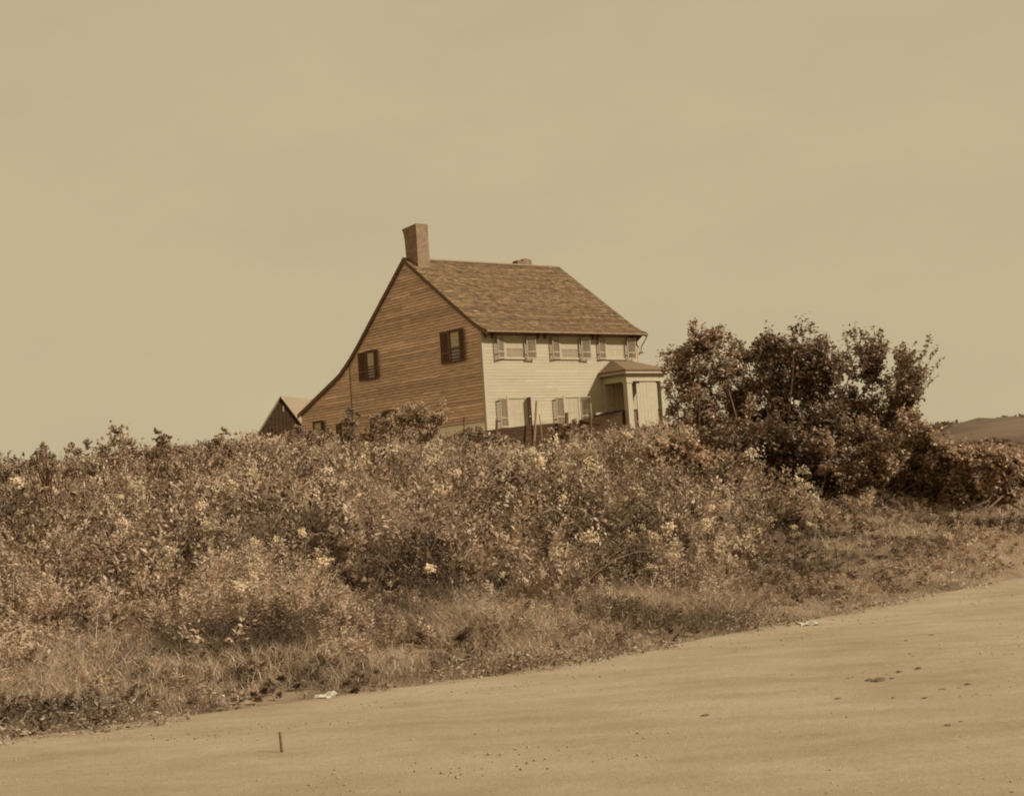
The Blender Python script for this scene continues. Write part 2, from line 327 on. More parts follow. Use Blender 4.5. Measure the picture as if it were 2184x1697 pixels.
# roof: shingle courses
roof = None
def slope(prof, name, x0, x1, expo=.17):
    mb = MB(); P = [Vector((0, a, b)) for a, b in prof]
    seg = [(P[i+1]-P[i]).length for i in range(len(P)-1)]; tot = sum(seg)
    def pt(s):
        s = max(0, s); i = 0
        while i < len(seg)-1 and s > seg[i]: s -= seg[i]; i += 1
        d = (P[i+1]-P[i]).normalized(); n = Vector((0, -d.z, d.y)); n = n if n.z > 0 else -n
        return P[i]+d*s, n
    s = 0.; k = 0
    while s < tot-.02:
        x = x0; row = 1+random.gauss(0, .13)
        while x < x1-.01:
            wd = min(random.uniform(.12, .34), x1-x)
            jit = random.gauss(0, .012); (a, na), (b_, nb) = pt(s+jit), pt(min(s+expo*1.12, tot)); lift = .034+abs(random.gauss(0, .008))
            tn = row*(1+random.gauss(0, .17)); tn = max(.5, tn)
            A, B = a+na*lift, b_+nb*.006
            sag = -.05*math.sin(math.pi*(x-x0)/(x1-x0))
            q = [(x+.003, A.y, A.z+sag), (x+wd-.003, A.y, A.z+sag), (x+wd-.003, B.y, B.z+sag), (x+.003, B.y, B.z+sag)]
            A2, B2 = a-na*.02, b_-nb*.02
            r = [(x+.003, A2.y, A2.z+sag), (x+wd-.003, A2.y, A2.z+sag), (x+wd-.003, B2.y, B2.z+sag), (x+.003, B2.y, B2.z+sag)]
            mb.hexa(q, r, tn); x += wd
        s += expo; k += 1
    return mb.build(name, M['shingle'], house)
front = [(-.7, EAVE+.0), (-.3, EAVE+.14), (.5, EAVE+.6), (RD, RH)]
slope(front, 'front_roof_slope', -.17, W_+.17)
rear = [(LD, LH), (D1+1.2, BH-.72), (D1, BH+.02), (D1-.9, BH+.68), (RD, RH)]
slope(rear, 'rear_roof_slope', -.17, W_+.17, .2)
mb = MB()                                           # sheathing under both slopes
for prof in (front, rear):
    for (a, b_) in zip(prof[:-1], prof[1:]):
        mb.hexa([(-.15, a[0], a[1]-.03), (W_+.15, a[0], a[1]-.03), (W_+.15, b_[0], b_[1]-.03), (-.15, b_[0], b_[1]-.03)], [(-.15, a[0], a[1]-.085), (W_+.15, a[0], a[1]-.085), (W_+.15, b_[0], b_[1]-.085), (-.15, b_[0], b_[1]-.085)])
mb.build('roof_sheathing', M['trim_dark'], house)
mb = MB(); mb.hexa([(-.17, RD-.13, RH-.02), (W_+.17, RD-.13, RH-.02), (W_+.17, RD, RH+.065), (-.17, RD, RH+.065)], [(-.17, RD-.13, RH-.06), (W_+.17, RD-.13, RH-.06), (W_+.17, RD+.15, RH-.1), (-.17, RD+.15, RH-.1)])
mb.build('ridge_board', M['trim_mid'], house)
for side, x in ((-1, -.17), (1, W_+.13)):           # rakes
    for prof, nm in ((front, 0), (rear, 1)):
        mb = MB()
        for (a, b_) in zip(prof[:-1], prof[1:]):
            mb.hexa([(x, a[0], a[1]-.25), (x+.04, a[0], a[1]-.25), (x+.04, b_[0], b_[1]-.25), (x, b_[0], b_[1]-.25)], [(x, a[0], a[1]-.035), (x+.04, a[0], a[1]-.035), (x+.04, b_[0], b_[1]-.035), (x, b_[0], b_[1]-.035)])
        mb.build('rake_board', M['trim_dark'], house)
mb = MB(); mb.box(-.13, W_+.13, -.735, -.705, EAVE-.13, EAVE-.02); mb.build('fascia', M['trim_mid'], house)
# chimneys
mb = MB()
lay = [(8.9, .27, 1.12, 5.95, 7.1), (10.1, .27, 1.12, 5.95, 7.13), (11.2, .28, 1.11, 5.95, 7.2), (11.68, .27, 1.11, 5.94, 7.3), (11.96, .25, 1.12, 5.92, 7.38)]
for (a, b_) in zip(lay[:-1], lay[1:]):
    mb.hexa([(a[1], a[3], a[0]), (a[2], a[3], a[0]), (a[2], a[4], a[0]), (a[1], a[4], a[0])], [(b_[1], b_[3], b_[0]), (b_[2], b_[3], b_[0]), (b_[2], b_[4], b_[0]-.1*(b_[0] > 11.9)), (b_[1], b_[4], b_[0]-.1*(b_[0] > 11.9))])
ch = mb.build('chimney', M['brick'], house)
mb = MB(); mb.box(.24, 1.15, 5.93, 5.945, 9.3, 9.52); mb.box(.235, .265, 5.93, 7.0, 9.62, 9.75); mb.build('flashing', M['trim_mid'], ch)
mb = MB(); mb.box(8.55, 9.68, 7.0, 7.6, 9.4, 10.30); mb.box(8.55, 8.85, 7.02, 7.5, 10.30, 10.37); mb.box(9.0, 9.66, 7.02, 7.58, 10.30, 10.46); mb.box(9.2, 9.5, 7.1, 7.5, 10.46, 10.52)
mb.build('chimney', M['brick'], house, label='low broken brick chimney stub behind the ridge')
# windows on a wall: local frame (along, out, up)
def xf(face, s, o, z): return (s, -.03-o, z) if face == 'front' else (-.035-o, s, z)
def fbox(mb, face, s0, s1, o0, o1, z0, z1):
    p = [xf(face, s, o, z) for z in (z0, z1) for o in (o0, o1) for s in (s0, s1)]
    mb.poly(p, [(0, 2, 3, 1), (4, 5, 7, 6), (0, 1, 5, 4), (2, 6, 7, 3), (0, 4, 6, 2), (1, 3, 7, 5)])
def window(face, s0, s1, z0, z1, casing, upper, lower, split=.5, head=True):
    c = .1; mb = MB()
    fbox(mb, face, s0-c, s0, -.04, .05, z0, z1); fbox(mb, face, s1, s1+c, -.04, .05, z0, z1); fbox(mb, face, s0-c-.03, s1+c+.03, -.04, .075, z1, z1+.11)
    wn = mb.build('window', M[casing], house)
    mb = MB(); fbox(mb, face, s0-c-.05, s1+c+.05, -.04, .1, z0-.07, z0); mb.build('sill', M[casing], wn)
    zm = z0+(z1-z0)*split; sm = (s0+s1)/2
    mb = MB()                                       # sash bars
    for (a, b_, e, f_) in [(s0, s0+.05, z0, z1), (s1-.05, s1, z0, z1), (s0+.05, s1-.05, z0, z0+.06), (s0+.05, s1-.05, z1-.05, z1), (s0+.05, s1-.05, zm-.025, zm+.025)]:
        fbox(mb, face, a, b_, -.03, .03, e, f_)
    for (e, f_) in ((z0+.06, zm-.025), (zm+.025, z1-.05)) if face == 'front' else ():
        n = 2
        for k in range(1, 3): a = s0+(s1-s0)*k/3; fbox(mb, face, a-.011, a+.011, -.03, .022, e, f_)
        a = (e+f_)/2
        for k in range(3):
            x0_, x1_ = s0+(s1-s0)*k/3+(.05 if k == 0 else .011), s0+(s1-s0)*(k+1)/3-(.05 if k == 2 else .011); fbox(mb, face, x0_, x1_, -.03, .022, a-.011, a+.011)
    mb.build('sash', M[casing], wn)
    mb = MB(); fbox(mb, face, s0+.05, s1-.05, -.02, .014, zm+.025, z1-.05); mb.build('window_blind' if upper != 'pane_dark' else 'pane', M[upper], wn)
    mb = MB(); fbox(mb, face, s0+.05, s1-.05, -.02, .014, z0+.06, zm-.025); mb.build('window_blind' if lower != 'pane_dark' else 'pane', M[lower], wn)
    return wn
def shutter(face, hinge, dirn, wd, z0, z1, ang, m, off=.055):
    """hinged at `hinge`, dirn +1/-1 points away from the window, ang = degrees off the wall"""
    mb = MB(); ca, sa = math.cos(R(ang)), math.sin(R(ang)); th = .035
    def P(a, t, z):                                 # a along the leaf, t through its thickness
        return xf(face, hinge+dirn*(a*ca-t*sa), off+a*sa+t*ca, z)
    def bx(a0, a1, t0, t1, e, f_):
        mb.poly([P(a, t, z) for z in (e, f_) for t in (t0, t1) for a in (a0, a1)], [(0, 2, 3, 1), (4, 5, 7, 6), (0, 1, 5, 4), (2, 6, 7, 3), (0, 4, 6, 2), (1, 3, 7, 5)])
    bx(0, .06, 0, th, z0, z1); bx(wd-.06, wd, 0, th, z0, z1)
    zm = z0+(z1-z0)*.3
    for e, f_ in ((z0, z0+.09), (zm, zm+.06), (z1-.07, z1)): bx(.06, wd-.06, 0, th, e, f_)
    z = z0+.1
    while z < z1-.09:
        if not (zm-.03 < z < zm+.06): 
            mb.poly([P(a, t, zz) for zz, t in ((z, .002), (z+.03, .03), (z+.038, .03), (z+.008, .002)) for a in (.06, wd-.06)], [(0, 1, 3, 2), (2, 3, 5, 4), (4, 5, 7, 6), (6, 7, 1, 0)])
        z += .045
    return mb.build('shutter', M[m], house)
# front, upper storey
for i, (sl0, sl1, a, b_, sr0, sr1) in enumerate([(.82, 1.44, 1.56, 2.86, 3.03, 3.68), (4.78, 5.44, 5.56, 6.9, 7.06, 7.72), (8.33, 8.94, 9.06, 10.42, 10.62, 11.28)]):
    window('front', a, b_, 3.42, 4.55, 'white', 'blind', ['blind_tan', 'blind_tan', 'blind'][i])
    shutter('front', sl1, -1, sl1-sl0, 3.37, 4.62, [18, 12, 10][i], 'shutter_light'); shutter('front', sr0-.1, 1, sr1-sr0, 3.37, 4.62, [3, 4, 2][i], 'shutter_light', .2)
# front, lower storey
for (a, b_) in ((1.56, 2.72), (5.62, 6.6)):
    window('front', a, b_, -.42, 1.18, 'white', 'blind', 'blind')
shutter('front', 1.42, -1, .68, -.42, 1.22, 14, 'shutter_light'); shutter('front', 2.86, 1, .36, -.42, 1.22, 97, 'shutter_dark')
shutter('front', 5.48, -1, .72, -.42, 1.22, 12, 'shutter_light'); shutter('front', 6.74, 1, .62, -.42, 1.22, 28, 'shutter_light')
# gable, upper
window('gable', 1.98, 2.84, 3.5, 5.2, 'shutter_dark', 'blind', 'pane_dark', .46); shutter('gable', 3.0, 1, .62, 3.44, 5.26, 8, 'shutter_dark'); shutter('gable', 1.86, -1, .48, 3.44, 5.26, 8, 'shutter_dark')
window('gable', 10.72, 11.5, 3.42, 5.05, 'shutter_dark', 'blind', 'pane_dark', .46); shutter('gable', 11.64, 1, .66, 3.37, 5.1, 8, 'shutter_dark'); shutter('gable', 10.6, -1, .42, 3.37, 5.1, 8, 'shutter_dark')
# gable, lower
window('gable', 17.3, 18.2, -.3, 1.3, 'shutter_dark', 'blind', 'blind'); shutter('gable', 17.18, -1, .45, -.35, 1.35, 8, 'shutter_dark')
window('gable', 8.95, 9.85, -.3, 1.25, 'shutter_dark', 'blind', 'pane_dark', .3); shutter('gable', 9.98, 1, .5, -.35, 1.3, 8, 'shutter_dark'); shutter('gable', 8.82, -1, .4, -.35, 1.3, 8, 'shutter_dark')
window('gable', 14.3, 14.9, -.3, .95, 'shutter_dark', 'blind_tan', 'pane_dark'); shutter('gable', 15.02, 1, .36, -.35, 1.0, 8, 'shutter_dark')
# downspout at the far front corner
mb = MB(); mb.tube([(W_+.22, -.7, EAVE-.05), (W_+.2, -.55, EAVE-.3), (W_+.13, -.18, EAVE-.75), (W_+.1, -.12, EAVE-1.15)], [.035]*4); mb.tube([(W_+.02, -.1, EAVE-1.15), (W_+.2, -.2, EAVE-1.1)], [.05, .06])
mb.build('downspout', M['trim_mid'], house)
# ---- porch
PX0, PX1, PD = 8.25, 11.8, 2.4
def pbox(name, boxes, m, parent, bevel=0, **k):
    mb = MB()
    for q in boxes: mb.box(*q)
    return mb.build(name, M[m], parent, bevel, **k)
pr = pbox('porch', [(PX0+.36, PX1-.25, -1.79, -.05, .2, .3)], 'trim_mid', house)   # floor
pbox('entablature', [(PX0+.3, PX1-.25, -PD+.3, -PD+.45, 1.9, 2.24), (PX0+.3, PX0+.45, -PD+.45, -.05, 1.9, 2.24), (PX1-.4, PX1-.25, -PD+.45, -.05, 1.9, 2.24)], 'white', pr)
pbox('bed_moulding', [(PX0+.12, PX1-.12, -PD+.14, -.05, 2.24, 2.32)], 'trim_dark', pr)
pbox('cornice', [(PX0+.06, PX1-.06, -PD+.06, -.05, 2.33, 2.47)], 'white', pr)
pbox('cornice_crown', [(PX0, PX1, -PD, -.05, 2.472, 2.56)], 'trim_dark', pr)
mb = MB(); e = 2.563; A = [(PX0+.02, -PD+.02, e), (PX1-.02, -PD+.02, e), (PX1-.02, -.05, e), (PX0+.02, -.05, e)]; B = [(9.3, -.3, 3.26), (10.75, -.3, 3.26), (10.75, -.05, 3.3), (9.3, -.05, 3.3)]
mb.poly(A+B, [(0, 1, 5, 4), (1, 2, 6, 5), (3, 0, 4, 7), (4, 5, 6, 7), (0, 3, 2, 1)]); mb.build('porch_roof', M['porch_roof'], pr)
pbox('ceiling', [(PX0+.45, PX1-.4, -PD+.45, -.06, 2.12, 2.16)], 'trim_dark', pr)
for (a, b_) in ((8.55, 8.93), (11.2, 11.55)):
    pbox('column', [(a, b_, -2.12, -1.8, -.9, 1.8), (a-.04, b_+.04, -2.16, -1.76, 1.8, 1.897)], 'white', pr)
for a in (8.5, 11.3): pbox('pilaster', [(a, a+.2, -.16, -.045, .3, 1.9)], 'white', pr)
mb = MB(); x = 9.36                                 # board panel closing most of the porch front
while x < 10.9: mb.box(x, x+.252, -2.02-.008*random.random(), -1.98, -.75, 1.88-(.1 if x < 9.4 else 0)); x += .26
mb.build('front_panel', M['white'], pr)
mb = MB(); z = -.95
while z < .19: mb.box(8.56, 8.6, -1.79, -.05, z, z+.15); z += .158
mb.build('side_skirt', M['brown'], pr)
pbox('front_skirt', [(8.94, 11.2, -1.95, -1.9, -.95, .19)], 'trim_dark', pr)
dr = pbox('door', [(9.55, 10.45, -.11, -.045, .3, 1.85)], 'door', house)
pbox('door_frame', [(9.42, 9.54, -.13, -.045, .3, 1.98), (10.46, 10.58, -.13, -.045, .3, 1.98), (9.54, 10.46, -.13, -.045, 1.86, 1.98)], 'white', house)
pbox('panel', [(9.65, 9.95, -.125, -.11, .45, 1.0), (10.05, 10.35, -.125, -.11, .45, 1.0), (9.65, 9.95, -.125, -.11, 1.1, 1.75), (10.05, 10.35, -.125, -.11, 1.1, 1.75)], 'door', dr)
pbox('handle', [(10.37, 10.42, -.16, -.11, 1.0, 1.05)], 'trim_dark', dr)
for a in (9.1, 10.64): pbox('sidelight', [(a, a+.26, -.1, -.045, .7, 1.85)], 'door', house)

# sloping bulkhead by the porch, terrace wall, yard
def top_h(s): return float(np.interp(s, [-8, -5, -2.7, -1, .9, 3, 6.2, 8, 10.4, 14, 22], [-1.3, -.9, -.73, -.6, -.52, -.6, -.95, -.83, -.66, -.5, -.6]))
bk = empty('cellar_bulkhead', HO, YAW, label='dark sloping cellar bulkhead beside the left side of the porch', cat='bulkhead')
mb = MB(); mb.hexa([(6.6, -1.75, -1.6), (8.53, -1.75, -1.6), (8.53, -.08, -1.6), (6.6, -.08, -1.6)], [(6.6, -1.75, -.55), (8.53, -1.75, .22), (8.53, -.08, .27), (6.6, -.08, -.1)]); mb.build('hatch_base', M['brown'], bk)  # shade on this side is put into the dark board colour
mb = MB(); 
for k in range(6): y0 = -1.8+k*.29; mb.hexa([(6.55, y0, -.545+.065*k), (8.52, y0, .235), (8.52, y0+.28, .235), (6.55, y0+.28, -.545+.065*k)], [(6.55, y0, -.5+.065*k), (8.52, y0, .28), (8.52, y0+.28, .28), (6.55, y0+.28, -.5+.065*k)])
mb.build('hatch_door', M['brown'], bk)
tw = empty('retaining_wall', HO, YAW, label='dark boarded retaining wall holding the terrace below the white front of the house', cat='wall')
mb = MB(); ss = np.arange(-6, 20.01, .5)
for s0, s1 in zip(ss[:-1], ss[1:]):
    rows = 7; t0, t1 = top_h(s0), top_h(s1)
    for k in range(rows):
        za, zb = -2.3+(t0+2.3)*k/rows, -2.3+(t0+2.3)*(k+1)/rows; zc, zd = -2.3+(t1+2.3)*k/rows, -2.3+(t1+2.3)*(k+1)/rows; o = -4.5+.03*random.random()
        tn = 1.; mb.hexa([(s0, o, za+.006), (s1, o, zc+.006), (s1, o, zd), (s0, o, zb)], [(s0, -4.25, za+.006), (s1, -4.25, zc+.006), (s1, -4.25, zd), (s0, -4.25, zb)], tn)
mb.build('board_face', M['brown'], tw)
mb = MB()
for s0 in np.arange(-6, 20, 1.4): mb.box(s0, s0+random.uniform(.9, 1.35), -4.75, -4.53, -2.36, -2.12-random.random()*.04)
mb.build('footing_stones', M['lichen'], tw)
mb = MB(); n = len(ss); yr_ = [-4.25, -2.5, 0., 3, 9]
for j in yr_:
    for s in ss: mb.v.append((s, j, top_h(s)-.03 if j < 1 else -1.3)); mb.tone.append(1)
for j in range(len(yr_)-1):
    for i in range(n-1): a = j*n+i; mb.f.append((a, a+1, a+n+1, a+n))
yd = mb.build('yard', M['soil'], kind='structure'); yd.location = HO; yd.rotation_euler = (0, 0, YAW)

# posts standing in front of the terrace
def house_pt(s, d, h):
    c, s_ = math.cos(YAW), math.sin(YAW); return Vector((HO.x+s*c-d*s_, HO.y+s*s_+d*c, HO.z+h))
def post(name, a, b_, r, m, label, extra=None):
    p0, p1 = house_pt(*b_), house_pt(*a); o = empty(name, p0, label=label, cat='post')
    d = p1-p0; mb = MB(); mb.tube([(0, 0, 0), d*.5+Vector((.01, 0, 0)), d], [r, r*.9, r*.8], 7); mb.build('shaft', M[m], o)
    if extra: extra(o, d)
    return o
post('fence_post', (-.52, -5., .63), (-1.0, -5., -2.3), .07, 'post_pale', 'tall thin leaning stake in front of the dark terrace wall')
def twigs(o, d):
    mb = MB(); mb.tube([d*.8, d*.8+Vector((.3, 0, .02))], [.015, .008]); mb.build('side_twig', M['post'], o)
post('fence_post', (-.3, -4.9, -.08), (-.22, -4.9, -2.2), .035, 'post_pale', 'short thin stub with a side twig right of the tall leaning stake', twigs)
post('fence_post', (-5.19, -5., -.1), (-5.5, -5., -2.6), .065, 'post', 'short dark post below the bottom left corner of the white front')
post('fence_post', (-4.45, -5., -.6), (-4.75, -5., -2.6), .1, 'post', 'stumpy dark post in the brush just right of the leftmost post')
post('fence_post', (-3.19, -5., -.28), (-3.4, -5., -2.5), .075, 'post', 'dark post under the left lower front window')
post('fence_post', (1.45, -5., -.02), (1.3, -5., -2.4), .12, 'post', 'thick stubby post below the second lower front window')
post('fence_post', (3.1, -5., -.1), (3.0, -5., -2.4), .08, 'post', 'dark post near the porch shadow, half sunk in brush')

# ------------------------------------------------------------------ shed behind
sh_o = Vector((-17.77, 103, 5.0)); shed = empty('shed', sh_o, 0, label='small dark gabled shed with pale roof behind the lean-to of the house', cat='shed')
GL = at(555, 921, 103); GA = at(597.5, 845.5, 103); GRt = at(640, 893, 104.5)
gdir = np.array([3.4, .9, 0])
def sp(p): return (p[0]-sh_o.x, p[1]-sh_o.y, p[2]-sh_o.z)
p0 = GL; w_ = np.array([3.1, 0.9, 0]); ridge = np.array([2.2, 7.5, 0])*1.15
apex = p0+w_*.5; apex = np.array([apex[0], apex[1], GA[2]])
p1 = p0+w_
def wallq(mb, a, b, zt, zb=-2.5, th=.08):
    pass
mb = MB(); base = 3.2
F1 = [(p0[0], p0[1], base), (p1[0], p1[1], base), (p1[0], p1[1], p0[2]), (apex[0], apex[1], apex[2]-.05), (p0[0], p0[1], p0[2])]
F2 = [tuple(np.array(q)+ridge) for q in F1]
mb.poly([sp(q) for q in F1+F2], [(0, 1, 2, 3, 4), (9, 8, 7, 6, 5), (0, 5, 6, 1), (1, 6, 7, 2), (4, 9, 5, 0), (2, 7, 8, 3), (3, 8, 9, 4)])
mb.build('wall', M['brown'], shed)
mb = MB(); un = w_/np.linalg.norm(w_)
z = base+.1
k = 0
for i in range(12):                                # vertical boards on the gable
    t0, t1 = i/12+.006, (i+1)/12-.006
    ht = lambda t: p0[2]+(apex[2]-p0[2])*(1-abs(2*t-1))-.12
    a, c = p0+w_*t0, p0+w_*t1; o = -ridge/np.linalg.norm(ridge)*(.03+.015*random.random())
    mb.hexa([sp((a[0], a[1], base)), sp((c[0], c[1], base)), sp((c[0], c[1], ht(t1))), sp((a[0], a[1], ht(t0)))][::1], [sp(np.array((a[0], a[1], base))+o), sp(np.array((c[0], c[1], base))+o), sp(np.array((c[0], c[1], ht(t1)))+o), sp(np.array((a[0], a[1], ht(t0)))+o)])
mb.build('board_siding', M['brown'], shed)
rn = ridge/np.linalg.norm(ridge)
for s_, e_ in ((p0, -1), (p1, 1)):
    mb = MB(); ov = un*e_*.22; dz = np.array([0, 0, -.3])
    a = np.array([s_[0], s_[1], p0[2]])+ov+dz-rn*.2; b_ = apex-rn*.2; c = b_+ridge+rn*.4; d = a+ridge+rn*.4
    up_ = np.array([0, 0, .07]); mb.hexa([sp(q) for q in (a, b_, c, d)], [sp(q+up_) for q in (a, b_, c, d)])
    mb.build('roof', M['blind_tan'], shed)
o = -rn*.06; q = p0+w_*.52; mb = MB()
mb.hexa([sp(np.array((q[0], q[1], apex[2]-1.05))+o*1.1), sp(np.array((q[0]+.09, q[1]+.02, apex[2]-1.05))+o*1.1), sp(np.array((q[0]+.09, q[1]+.02, apex[2]-.65))+o*1.1), sp(np.array((q[0], q[1], apex[2]-.65))+o*1.1)],
        [sp(np.array((q[0], q[1], apex[2]-1.05))+o*1.6), sp(np.array((q[0]+.09, q[1]+.02, apex[2]-1.05))+o*1.6), sp(np.array((q[0]+.09, q[1]+.02, apex[2]-.65))+o*1.6), sp(np.array((q[0], q[1], apex[2]-.65))+o*1.6)])
mb.build('vent', M['blind_tan'], shed)

# ------------------------------------------------------------------ vegetation
def rand_unit(n):
    v = rng.normal(size=(n, 3)); return v/np.linalg.norm(v, axis=1, keepdims=True)
def leaf_geo(C, size, aspect=.55, upbias=.5, fold=.12, dirs=None, face=None):
    n = len(C); d = rand_unit(n) if dirs is None else dirs; d = d*np.array([1, 1, .6]); d /= np.linalg.norm(d, axis=1, keepdims=True)
    up = (rand_unit(n)+np.array([0.25, -.35, upbias*2])) if face is None else (face+rand_unit(n)*.45); s = np.cross(d, up); s /= np.linalg.norm(s, axis=1, keepdims=True)+1e-9; nn = np.cross(s, d)
    L = size[:, None]*.5; Wd = L*aspect*2
    P0 = C-d*L; P1 = C+s*Wd*.5+nn*L*fold-d*L*.1; P2 = C+d*L-nn*L*fold*2; P3 = C-s*Wd*.5+nn*L*fold-d*L*.1
    V = np.stack([P0, P1, P2, P3], 1).reshape(-1, 3); F = np.arange(n*4).reshape(-1, 4); return V, F
def blade_geo(C, h, wd, lean):
    n = len(C); a = rng.uniform(0, 2*np.pi, n); s = np.stack([np.cos(a), np.sin(a), 0*a], 1)*wd[:, None]*.5
    b = rng.uniform(0, 2*np.pi, n); ln = np.stack([np.cos(b), np.sin(b), 0*b], 1)*lean[:, None]
    mid = C+np.array([0, 0, 1.])*h[:, None]*.6+ln*.35; tip = C+np.array([0, 0, 1.])*h[:, None]*.95+ln
    V = np.stack([C-s, C+s, mid+s*.8, mid-s*.8, tip+s*.15, tip-s*.15], 1).reshape(-1, 3)
    i = np.arange(n)*6; F = np.concatenate([np.stack([i, i+1, i+2, i+3], 1), np.stack([i+3, i+2, i+4, i+5], 1)]); return V, F

def shrub(name, cx, cy, base_r, lobes, n, size, tone, label, cat='shrub', group=None, m='leaf', stems=6, spray=.55, zb=None, stem_r=.035, aspect=.55, deep=.8):
    """lobes: (x, y, z, radius) in world metres. Leaves hang on twigs that spread through every lobe."""
    zb = gz(cx, cy)-.05 if zb is None else zb; root = empty(name, (cx, cy, zb), label=label, cat=cat, group=group)
    O = np.array([cx, cy, zb]); tot = sum(l[3]**2 for l in lobes); VV, TT = [], []; mb = MB()
    for li, l in enumerate(lobes):
        c = np.array(l[:3]); r = l[3]; nl = int(n*r*r/tot); nt_ = max(5, int(nl/26))
        # twig tips: random points in an uneven ball, clustered
        u = rand_unit(nt_); rr = r*rng.uniform(.15, 1, nt_)**.45; bump = 1+.35*(vnoise(u[:, 0]*2.2+li*7, u[:, 2]*2.2+u[:, 1]*1.7, 4)-.5)*2
        tips = c+u*(rr*bump)[:, None]*np.array([1, deep, 1])
        k = rng.integers(0, nt_, nl); t = rng.uniform(.2, 1.1, nl)**.8
        start = c+(tips-c)*.2; pos = start[k]+(tips[k]-start[k])*t[:, None]+rng.normal(size=(nl, 3))*r*.085*spray/.55
        if r < .3 and len(lobes) > 14:                     # outer sprig: leaves strung along its twig
            big = min((q for q in lobes if q[3] >= .3), key=lambda q: (q[0]-l[0])**2+(q[1]-l[1])**2+(q[2]-l[2])**2, default=None)
            if big is not None:
                g0 = np.array(big[:3]); g0 = g0+(c-g0)*.3; f_ = rng.uniform(0, 1.12, nl)[:, None]; pos = g0+(c-g0)*f_+np.array([0, 0, .5])*r*f_**2+rng.normal(size=(nl, 3))*r*.42
        gap = fbm(pos[:, 0]*2.6/max(r, .3)*.5+li, pos[:, 2]*2.6/max(r, .3)*.5+pos[:, 1], 6)
        thr = .43 if cat == 'tree' else .36; pos = pos[gap > thr]
        VV.append(pos); ct = rng.uniform(.8, 1.2, nt_)
        TT.append((tone*ct[k]*rng.lognormal(.04, .42, nl))[gap > thr])
        # limbs
        if l[3] < .3 and len(lobes) > 14:                  # small outer sprig: a twig from the nearest bough
            big = min((q for q in lobes if q[3] >= .3), key=lambda q: (q[0]-l[0])**2+(q[1]-l[1])**2+(q[2]-l[2])**2, default=None)
            if big is not None: g0 = np.array(big[:3]); mb.tube([g0-O, (g0+c)/2-O+rng.normal(size=3)*.03, c-O], [.014, .010, .005], 4)
            continue
        b0 = O+np.array([rng.uniform(-1, 1)*base_r, rng.uniform(-1, 1)*base_r*.6, 0]); mid = (b0+c)/2+np.array([rng.uniform(-.15, .15), rng.uniform(-.15, .15), .1*r]); 
        mb.tube([b0-O, mid-O, c-O], [stem_r*1.3, stem_r, stem_r*.55], 6)
        for q in rng.permutation(nt_)[:min(nt_, 8)]: mb.tube([c-O, (c+tips[q])/2-O+rng.normal(size=3)*r*.06, tips[q]-O], [stem_r*.5, stem_r*.3, stem_r*.12], 4)
    for _ in range(stems):
        l = lobes[rng.integers(len(lobes))]; c = np.array(l[:3])+rand_unit(1)[0]*l[3]*.8; b0 = O+np.array([rng.uniform(-1, 1)*base_r, rng.uniform(-1, 1)*base_r*.6, 0])
        mb.tube([b0-O, (b0+c)/2-O+rng.normal(size=3)*.12, c-O], [stem_r*.8, stem_r*.55, stem_r*.2], 5)
    mb.build('trunk' if cat == 'tree' else 'stems', M['bark'], root)
    C = np.concatenate(VV)-O; tn = np.concatenate(TT); V, F = leaf_geo(C, size*rng.uniform(.6, 1.35, len(C)), aspect)
    quick_mesh('crown' if cat == 'tree' else 'foliage', V, F, np.repeat(tn, 4), [M[m]], parent=root)
    return root
def lobes_px(L, Y, dj=.7, split=0):
    out = []
    for (px, py, rp) in L:
        parts = [(px, py, rp)] if not split or rp < 18 else [(px, py, rp*.9)]+[(px+math.cos(a)*rp*.85, py-abs(math.sin(a))*rp*.85, rp*random.uniform(.2, .42)) for a in [random.uniform(0, 6.28) for _ in range(split)]]
        for (qx, qy, qr) in parts:
            y = Y+random.uniform(-dj, dj); p = at(qx, qy, y); out.append((p[0], p[1], p[2], qr/F_PX*y))
    return out
TH = 31.
